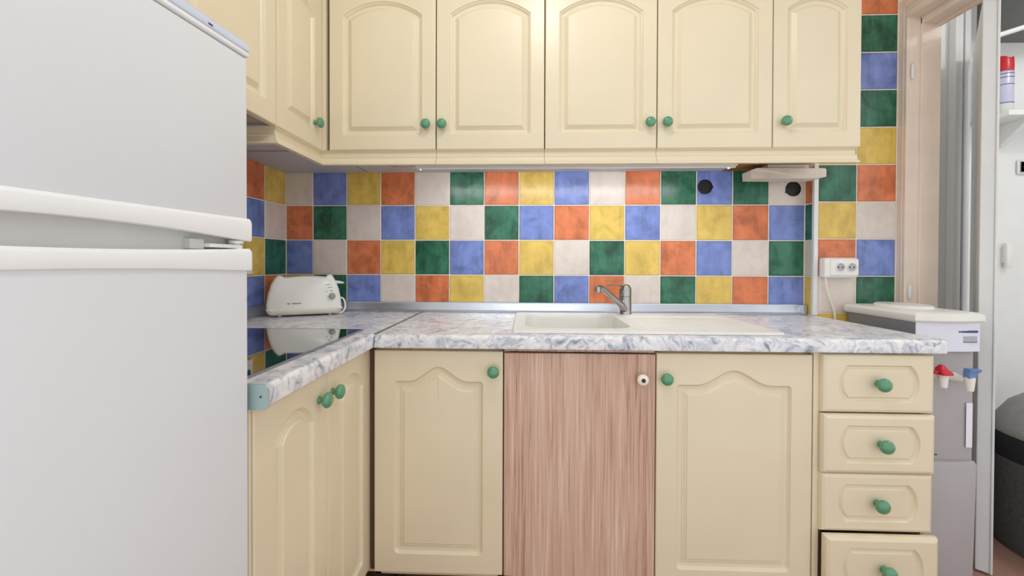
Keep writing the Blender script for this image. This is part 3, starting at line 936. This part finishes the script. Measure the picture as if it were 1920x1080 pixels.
# ------------------------------------------------------------------ toaster
TYAW = math.radians(27)
ts = thing('toaster', 'white two-slot toaster standing in the corner of the worktop', 'toaster', (0.168, -0.152, TZ + 0.0006), TYAW)
L2, D2 = 0.137, 0.062
def toaster_shell():
    b = bmesh.new()
    # side outline (x,z) of the shell
    out = [(-L2, 0.030), (-L2 - 0.001, 0.050), (-L2 + 0.005, 0.090), (-L2 + 0.016, 0.128), (-L2 + 0.028, 0.150), (-L2 + 0.038, 0.161), (-L2 + 0.046, 0.1615), (-L2 + 0.060, 0.1535),
           (-0.045, 0.156), (-0.01, 0.1585), (0.03, 0.1585), (0.074, 0.1545), (0.083, 0.157), (0.091, 0.165), (0.099, 0.163), (0.113, 0.138), (0.126, 0.102), (0.133, 0.062), (0.136, 0.030)]
    secs = [(0.0, 1.0, 0.0), (0.35, 1.0, 0.0), (0.7, 0.985, 0.001), (0.9, 0.955, 0.003), (1.0, 0.90, 0.010)]
    rows = []
    for sgn in (-1, 1):
        seq = secs if sgn == 1 else [s for s in reversed(secs[1:])]
        for f, sx, dz in seq:
            ring = []
            for x, z in out:
                # flanks bulge low, draw in towards the top
                zz = (z - 0.03) / 0.13
                dep = D2 * (1 - 0.26 * max(0, zz) ** 1.8)
                ring.append(b.verts.new((x * sx, sgn * f * dep, 0.03 + (z - 0.03) * (1 - dz * 4))))
            rows.append(ring)
    for A, B in zip(rows[:-1], rows[1:]):
        for i in range(len(out) - 1):
            b.faces.new((A[i], A[i + 1], B[i + 1], B[i]))
        b.faces.new((A[-1], A[0], B[0], B[-1]))
    b.faces.new(rows[0]); b.faces.new(list(reversed(rows[-1])))
    return b
_sh = toaster_shell()
add('shell', _sh, 'plastic', ts, local=True, smooth=True, angle=50)
bs = bmesh.new()
def rrect(hx, hy, r, z, n=5):
    p = []
    for cx, cy, a0 in ((hx - r, hy - r, 0), (-hx + r, hy - r, 90), (-hx + r, -hy + r, 180), (hx - r, -hy + r, 270)):
        for i in range(n + 1):
            t = math.radians(a0 + 90 * i / n)
            p.append((cx + r * math.cos(t), cy + r * math.sin(t), z))
    return p
def loft(rings, bm=None):
    b = bmesh.new() if bm is None else bm
    V = [[b.verts.new(p) for p in R] for R in rings]
    for A, B in zip(V[:-1], V[1:]):
        n = len(A)
        for i in range(n):
            j = (i + 1) % n
            b.faces.new((A[i], A[j], B[j], B[i]))
    b.faces.new(list(reversed(V[0]))); b.faces.new(V[-1])
    return b
add('base', loft([rrect(L2 - 0.014, D2 - 0.010, 0.018, 0.007), rrect(L2 - 0.006, D2 - 0.002, 0.02, 0.014), rrect(L2 + 0.001, D2 + 0.004, 0.022, 0.028), rrect(L2, D2 + 0.002, 0.022, 0.032)]), 'ivory', ts, local=True, smooth=True, angle=50)
for fx in (-0.09, 0.09):
    for fy in (-0.044, 0.044):
        add('foot', lathe([(0.006, 0.0), (0.007, 0.004), (0.007, 0.009)], 12, org=(fx, fy, 0)), 'lightgrey', ts, local=True, smooth=True)
add('browning_knob', lathe([(0.0125, -0.004), (0.0125, 0.006), (0.011, 0.010), (0.007, 0.012), (0, 0.012)], 22, '-Y', org=(0.099, -D2 + 0.003, 0.078)), 'greyknob', ts, local=True, smooth=True)
add('lever', loft([[(0.108, y, z) for y, z in ((-0.012, 0.128), (0.012, 0.128), (0.012, 0.138), (-0.012, 0.138))], [(0.130, y, z) for y, z in ((-0.014, 0.125), (0.014, 0.125), (0.014, 0.136), (-0.014, 0.136))], [(0.146, y, z) for y, z in ((-0.008, 0.126), (0.008, 0.126), (0.008, 0.130), (-0.008, 0.130))]]), 'cooler_white', ts, local=True)
for sy in (-0.018, 0.018):
    add('slot', box(-0.066, 0.068, sy - 0.007, sy + 0.007, 0.140, 0.1545), 'black', ts, local=True)
def marks(rects, yfn, th=0.0006):
    b = bmesh.new()
    for x, z, w, h in rects:
        y = yfn(z)
        box(x - w / 2, x + w / 2, y - th, y + 0.002, z - h / 2, z + h / 2, bm=b)
    return b
tface = lambda z: -D2 * (1 - 0.26 * max(0, (z - 0.03) / 0.13) ** 1.8) * 1.0
add('lettering', marks([(-0.058, 0.052, 0.010, 0.0032), (-0.0435, 0.0525, 0.005, 0.003), (-0.038, 0.0525, 0.004, 0.003), (-0.033, 0.0525, 0.004, 0.003), (-0.028, 0.0525, 0.004, 0.003), (-0.022, 0.053, 0.004, 0.003), (-0.017, 0.053, 0.004, 0.003)], tface), 'ink', ts, local=True)
add('button_marks', marks([(0.077, 0.124, 0.004, 0.003), (0.087, 0.1245, 0.007, 0.003), (0.085, 0.112, 0.004, 0.0035), (0.094, 0.1125, 0.007, 0.003), (0.078, 0.0965, 0.004, 0.003), (0.096, 0.099, 0.010, 0.003)], tface), 'greyknob', ts, local=True)
add('cord', tube([(0.126, 0.0, 0.066), (0.142, -0.004, 0.062), (0.150, -0.012, 0.040), (0.146, -0.024, 0.018), (0.130, -0.034, 0.006), (0.10, -0.02, 0.005)], 0.0038, 10, samples=6), 'cable', ts, local=True, smooth=True)

# ------------------------------------------------------------------ fittings on the tiles
def hole(label, x, z, lug):
    t = thing('junction_box', label, 'junction box', (x, -0.002, z - 0.03), 0, 'round black boxes in the tiled wall')
    add('rim', lathe([(0.030, 0.0), (0.0315, 0.001), (0.0315, 0.0025), (0.028, 0.003), (0.027, 0.0005)], 32, '-Y', org=(x, -0.0005, z)), 'black', t, smooth=True)
    add('inside', lathe([(0.0272, 0.0002), (0.026, 0.0004), (0.0, 0.0006)], 32, '-Y', org=(x, -0.0008, z)), 'black', t)
    add('lug', box(x + lug[0] - 0.004, x + lug[0] + 0.004, -0.003, -0.0005, z + lug[1] - 0.004, z + lug[1] + 0.004), 'black', t)
    return t
h1 = hole('round black junction box in a blue tile under the wall cabinets', 1.8275, 1.4215, (0.031, 0.0))
h2 = hole('round black junction box in a beige tile below the wooden block', 2.1965, 1.4115, (-0.029, -0.013))


sc = thing('wall_socket', 'white surface-mounted double socket on the tiled column', 'socket', (2.325, PIL_Y, 1.04))
add('housing', box(2.2645, 2.398, PIL_Y - 0.038, PIL_Y + 0.001, 1.038, 1.1195, 0.009, 3), 'plastic', sc, smooth=True, angle=40)
add('cover', box(2.283, 2.396, PIL_Y - 0.043, PIL_Y - 0.03, 1.046, 1.115, 0.006, 3), 'plastic', sc, smooth=True, angle=40)
for x in (2.322, 2.366):
    w = add('outlet', lathe([(0.0195, 0.0), (0.0195, 0.0035), (0.0170, 0.004), (0.0160, 0.001), (0.0, 0.001)], 26, '-Y', org=(x, PIL_Y - 0.0428, 1.081)), 'plastic', sc, smooth=True)
    add('dish', lathe([(0.0165, 0.0), (0.0165, 0.0002), (0.0, 0.0003)], 26, '-Y', org=(x, PIL_Y - 0.0438, 1.081)), 'lightgrey', w)
    for dx in (-0.008, 0.008):
        add('pin_hole', lathe([(0.0034, 0.0), (0.0034, 0.0006), (0, 0.0006)], 10, '-Y', org=(x + dx, PIL_Y - 0.0440, 1.081)), 'ink', w)
tag(add('socket_cable', tube([(2.279, PIL_Y - 0.022, 1.041), (2.281, PIL_Y - 0.022, 1.02), (2.291, PIL_Y - 0.016, 0.985), (2.309, PIL_Y - 0.012, 0.935), (2.322, PIL_Y - 0.012, 0.895), (2.328, PIL_Y - 0.012, 0.80)], 0.0042, 10, samples=6), 'cable', smooth=True),
    'white cable hanging from the double socket down behind the worktop end', 'cable')
sw = thing('wall_plate', 'white wall plate with a blue picture sticker, half hidden by the refrigerator', 'wall plate', (0.0, -0.285, 1.05))
add('plate', box(0.0005, 0.014, -0.325, -0.250, 1.049, 1.137, 0.003), 'plastic', sw)
st = add('sticker', box(0.0138, 0.0144, -0.318, -0.256, 1.066, 1.128), 'sticker', sw)
add('picture', loft([[(x, -0.276 + 0.012 * math.cos(t) * k, 1.098 + 0.014 * math.sin(t) * k) for t in [PI * 2 * i / 12 for i in range(12)]] for x, k in ((0.0142, 1.0), (0.0147, 0.95))]), 'inkblue', st)

# ------------------------------------------------------------------ water cooler
wc = thing('water_cooler', 'white and grey floor-standing water cooler behind the worktop end', 'water cooler', (2.47, -0.23, 0.0))
CX0, CX1, CY0, CY1 = 2.366, 2.572, -0.385, -0.085
def cring(z, inset, bow, y0=CY0, y1=CY1, x0=CX0, x1=CX1):
    p = []
    x0 += inset; x1 -= inset; y0 += inset; y1 -= inset
    n = 12
    for i in range(n + 1):
        t = i / n
        p.append((x0 + (x1 - x0) * t, y0 - bow * math.sin(PI * t), z))
    p += [(x1, y0 + (y1 - y0) * 0.5, z), (x1, y1, z), (x0, y1, z), (x0, y0 + (y1 - y0) * 0.5, z)]
    return p
add('body', loft([cring(0.40, 0.004, 0.0, CY0 + 0.012), cring(0.805, 0.004, 0.0, CY0 + 0.012)]), 'cooler_grey', wc)
add('lower_body', loft([cring(0.0, 0.006, 0.010), cring(0.425, 0.002, 0.012), cring(0.437, 0.006, 0.010)]), 'cooler_grey', wc, smooth=True, angle=40)
add('head', loft([cring(0.805, 0.003, 0.004), cring(0.905, 0.001, 0.006)]), 'cooler_side', wc, smooth=True, angle=30)
b = bmesh.new()
fr_ = lambda z, d: [(CX0 - 0.0006 + (CX1 - CX0 - 0.001) * i / 12, CY0 - 0.0065 * math.sin(PI * i / 12) - d, z) for i in range(13)]
pa = [b.verts.new(p) for p in fr_(0.806, 0.0)]; pb = [b.verts.new(p) for p in fr_(0.903, 0.0)]
pc = [b.verts.new(p) for p in fr_(0.806, 0.0025)]; pd = [b.verts.new(p) for p in fr_(0.903, 0.0025)]
for i in range(12):
    b.faces.new((pc[i], pc[i + 1], pd[i + 1], pd[i])); b.faces.new((pa[i], pb[i], pb[i + 1], pa[i + 1]))
    b.faces.new((pa[i], pa[i + 1], pc[i + 1], pc[i])); b.faces.new((pb[i], pd[i], pd[i + 1], pb[i + 1]))
for i in (0, 12): b.faces.new((pa[i], pc[i], pd[i], pb[i]))
fp = add('front_panel', b, 'cooler_white', wc, smooth=True, angle=40)
b = bmesh.new()
fy = CY0 - 0.0082
xx = 2.497
for w in (0.004, 0.003, 0.002, 0.004, 0.004, 0.004):
    box(xx, xx + w, fy - 0.0006, fy + 0.003, 0.869, 0.8745, bm=b); xx += w + 0.0016
for w in (0.006, 0.005, 0.004, 0.004, 0.005, 0.004):
    box(xx, xx + w, fy - 0.0006 + (xx - 2.52) * 0.06, fy + 0.006, 0.869, 0.8755, bm=b); xx += w + 0.001
add('lettering', b, 'inkblue', fp)
b = bmesh.new()
box(2.513, 2.556, fy - 0.0002, fy + 0.008, 0.838, 0.857, bm=b)
pl = add('name_plate', b, 'lightgrey', fp)
add('plate_line', box(2.513, 2.556, fy - 0.0008, fy + 0.008, 0.8365, 0.8385), 'ink', pl)
# lid: flat moulded cover with a raised oval
add('lid', loft([cring(0.902, -0.004, 0.012), cring(0.908, -0.009, 0.014), cring(0.926, -0.009, 0.014), cring(0.934, 0.000, 0.010), cring(0.937, 0.020, 0.0)]), 'plastic', wc, smooth=True, angle=40)
def oval(z, k): return [(2.469 + 0.078 * k * math.cos(2 * PI * i / 28), -0.215 + 0.098 * k * math.sin(2 * PI * i / 28), z) for i in range(28)]
add('bottle_cover', loft([oval(0.934, 1.0), oval(0.944, 0.97), oval(0.947, 0.90), oval(0.945, 0.8)]), 'plastic', wc, smooth=True, angle=40)
def tap(x, z, m, sh):
    t = add('dispenser_tap', tube([(x, CY0 + 0.014, z), (x, CY0 - 0.018, z), (x, CY0 - 0.030, z)], [0.017, 0.010, 0.0095], 16, samples=3), 'plastic', wc, smooth=True)
    add('nozzle', lathe([(0.0095, z - 0.030), (0.0135, z + 0.010), (0.0135, z + 0.014), (0, z + 0.014)], 18, org=(x, CY0 - 0.040, 0)), 'plastic', t, smooth=True)
    if sh == 'lever':
        lb_ = loft([rrect_at(x, CY0 - 0.042, 0.0185, 0.0175, 0.008, z + 0.012), rrect_at(x, CY0 - 0.042, 0.0185, 0.0175, 0.008, z + 0.018), rrect_at(x - 0.003, CY0 - 0.036, 0.012, 0.014, 0.006, z + 0.030), rrect_at(x - 0.001, CY0 - 0.034, 0.004, 0.005, 0.002, z + 0.042)])
        box(x - 0.034, x - 0.010, CY0 - 0.046, CY0 - 0.028, z + 0.014, z + 0.024, 0.003, 2, bm=lb_)
    else:
        lb_ = loft([rrect_at(x - 0.002, CY0 - 0.040, 0.011, 0.012, 0.004, z + 0.012), rrect_at(x + 0.002, CY0 - 0.038, 0.013, 0.012, 0.004, z + 0.028), rrect_at(x + 0.008, CY0 - 0.040, 0.018, 0.013, 0.004, z + 0.034), rrect_at(x + 0.008, CY0 - 0.040, 0.018, 0.013, 0.004, z + 0.041)])
    add('tap_lever', lb_, m, t, smooth=True, angle=45)
def rrect_at(cx, cy, hx, hy, r, z): return [(cx + x, cy + y, zz) for x, y, zz in rrect(hx, hy, r, z, 3)]
tap(2.420, 0.726, 'red', 'lever')
tap(2.503, 0.716, 'blue', 'flag')
add('label_strip', box(2.5445, 2.5645, CY0 + 0.0112, CY0 + 0.0122, 0.48, 0.63), 'sticker', wc)
add('drip_slot', box(2.43, 2.452, CY0 + 0.0112, CY0 + 0.0122, 0.452, 0.456), 'ink', wc)

# ------------------------------------------------------------------ things in the hall
sh = thing('wall_shelf', 'pale grey shelf on a bracket on the hall wall', 'shelf', (3.3, 0.1, 1.68))
add('board', box(3.105, 3.75, 0.03, 0.188, 1.728, 1.750, 0.002), 'hallwall', sh)
b = bmesh.new()
v = [b.verts.new((x, y, z)) for x in (3.215, 3.24) for y, z in ((0.05, 1.7278), (0.188, 1.7278), (0.188, 1.63), (0.17, 1.63))]
b.faces.new(v[:4]); b.faces.new(list(reversed(v[4:])))
for i in range(4):
    j = (i + 1) % 4
    b.faces.new((v[i], v[j], v[4 + j], v[4 + i]))
add('bracket', b, 'hallwall', sh)
cn = thing('spray_can', 'spray can with a red cap and lavender label on the hall shelf', 'spray can', (3.164, 0.105, 1.750))
cx, cy, cz = 3.158, 0.105, 1.7502
add('can_body', lathe([(0.031, 0), (0.0335, 0.003), (0.0335, 0.178), (0.031, 0.186), (0.029, 0.188)], 28, org=(cx, cy, cz)), 'can', cn, smooth=True, angle=40)
add('base_label', lathe([(0.0338, 0.006), (0.0338, 0.042)], 28, org=(cx, cy, cz)), 'can_base', cn, smooth=True, angle=40)
add('print_line', lathe([(0.0339, 0.046), (0.0339, 0.049)], 28, org=(cx, cy, cz)), 'inkblue', cn, smooth=True, angle=40)
for z in (0.125, 0.156, 0.172):
    add('print_line', lathe([(0.0339, z), (0.0339, z + 0.003)], 28, org=(cx, cy, cz)), 'inkblue', cn, smooth=True, angle=40)
capb = bmesh.new()
rings = []
for r, z, notch in ((0.0325, 0.186, 0), (0.0335, 0.20, 0), (0.0325, 0.235, 0), (0.031, 0.252, 1), (0.026, 0.250, 1)):
    ring = []
    for i in range(28):
        t = 2 * PI * i / 28
        dz = -0.014 * max(0, 1 - abs(math.cos(t)) * 1.35) if notch else 0
        ring.append((cx + r * math.cos(t), cy + r * math.sin(t), cz + z + dz))
    rings.append(ring)
loft(rings, capb)
add('cap', capb, 'red', cn, smooth=True, angle=40)
hk = thing('wall_fitting', 'small square grey wall fitting with a hole beyond the doorway', 'fitting', (3.335, 0.185, 1.51))
add('plate', box(3.310, 3.365, 0.178, 0.190, 1.507, 1.573, 0.008, 3), 'hallwall', hk, smooth=True, angle=40)
add('frame', loft([[(3.3375 + 0.0205 * k * sx, 0.1778 - d, 1.54 + 0.0255 * k * sz) for sx, sz in ((-1, -1), (1, -1), (1, 1), (-1, 1))] for k, d in ((1.0, 0.0), (1.0, 0.0012), (0.86, 0.0012), (0.86, 0.0))]), 'bin_grey', hk)
add('hole', lathe([(0.005, 0), (0.005, 0.0008), (0, 0.0008)], 12, '-Y', org=(3.335, 0.1765, 1.54)), 'ink', hk)
hd = thing('grab_bar', 'short white upright grab bar on the grey wall beyond the doorway', 'grab bar', (3.262, 0.18, 1.08))
add('bar', loft([rrect_at(3.262, 0.172, 0.012, 0.007, 0.005, 1.079), rrect_at(3.262, 0.170, 0.0125, 0.008, 0.005, 1.085), rrect_at(3.262, 0.170, 0.0125, 0.008, 0.005, 1.185), rrect_at(3.262, 0.172, 0.012, 0.007, 0.005, 1.191)]), 'plastic', hd, smooth=True, angle=50)
add('mount', box(3.254, 3.270, 0.176, 0.1895, 1.10, 1.17), 'plastic', hd)
tag(add('pipe', tube([(2.95, -0.02, 2.02), (3.12, -0.04, 2.07), (3.35, -0.06, 2.125)], 0.010, 12), 'frame_white', smooth=True), 'pale pipe slanting up to the dark soffit beyond the doorway', 'pipe')

bn = thing('storage_bin', 'charcoal bin with a black band and a grey sloping lid beyond the doorway', 'bin', (3.09, -0.33, 0.0))
def bring(z, k, dx=0.0): return [(3.10 + dx + 0.185 * k * math.copysign(abs(math.cos(2 * PI * i / 40)) ** 0.75, math.cos(2 * PI * i / 40)), -0.255 + 0.26 * k * math.copysign(abs(math.sin(2 * PI * i / 40)) ** 0.75, math.sin(2 * PI * i / 40)), z) for i in range(40)]
add('bin_body', loft([bring(0.0, 0.97), bring(0.02, 1.0), bring(0.345, 1.0)]), 'bin_dark', bn, smooth=True, angle=40)
add('band', loft([bring(0.3452, 0.985), bring(0.438, 0.985)]), 'black', bn, smooth=True, angle=40)
add('bin_lid', loft([bring(0.438, 0.99), bring(0.445, 1.01), bring(0.47, 1.0), bring(0.55, 0.86, 0.02), bring(0.615, 0.62, 0.05), bring(0.63, 0.5, 0.06)]), 'bin_grey', bn, smooth=True, angle=40)

# ------------------------------------------------------------------ added lamp, out of view, that brightens the hall
hl = thing('hall_fill_lamp', 'added round opal fill lamp on the hall ceiling, out of view', 'lamp', (3.35, -0.75, 2.40))
add('ceiling_plate', lathe([(0.09, 2.42), (0.10, 2.426), (0.10, 2.4495)], 28, org=(3.35, -0.75, 0)), 'plastic', hl, smooth=True, angle=40)
add('shade', lathe([(0.0, 2.36), (0.05, 2.365), (0.08, 2.38), (0.09, 2.40), (0.09, 2.419)], 28, org=(3.35, -0.75, 0)), 'glow', hl, smooth=True, angle=50)
hl_ = bpy.data.lights.new('hall_fill_light', 'POINT')
hl_.energy = 7.0; hl_.shadow_soft_size = 0.08; hl_.color = (1.0, 0.99, 0.97)
ho_ = bpy.data.objects.new('hall_fill_light', hl_)
COL.objects.link(ho_); ho_.location = (3.35, -0.75, 2.32)

# ------------------------------------------------------------------ ceiling lamp
cl = thing('ceiling_lamp', 'round opal glass lamp on the kitchen ceiling above the worktops', 'lamp', (LAMP_POS[0], LAMP_POS[1], 2.40))
add('ceiling_plate', lathe([(0.10, 2.470), (0.11, 2.476), (0.11, 2.4995)], 32, org=(LAMP_POS[0], LAMP_POS[1], 0)), 'plastic', cl, smooth=True, angle=40)
add('shade', lathe([(0.0, 2.405), (0.05, 2.408), (0.085, 2.42), (0.10, 2.44), (0.10, 2.469)], 32, org=(LAMP_POS[0], LAMP_POS[1], 0)), 'glow', cl, smooth=True, angle=50)
ld_ = bpy.data.lights.new('ceiling_lamp_light', 'POINT')
ld_.energy = LAMP_W; ld_.shadow_soft_size = 0.035; ld_.color = (1.0, 0.985, 0.96)
lo_ = bpy.data.objects.new('ceiling_lamp_light', ld_)
COL.objects.link(lo_); lo_.location = LAMP_POS
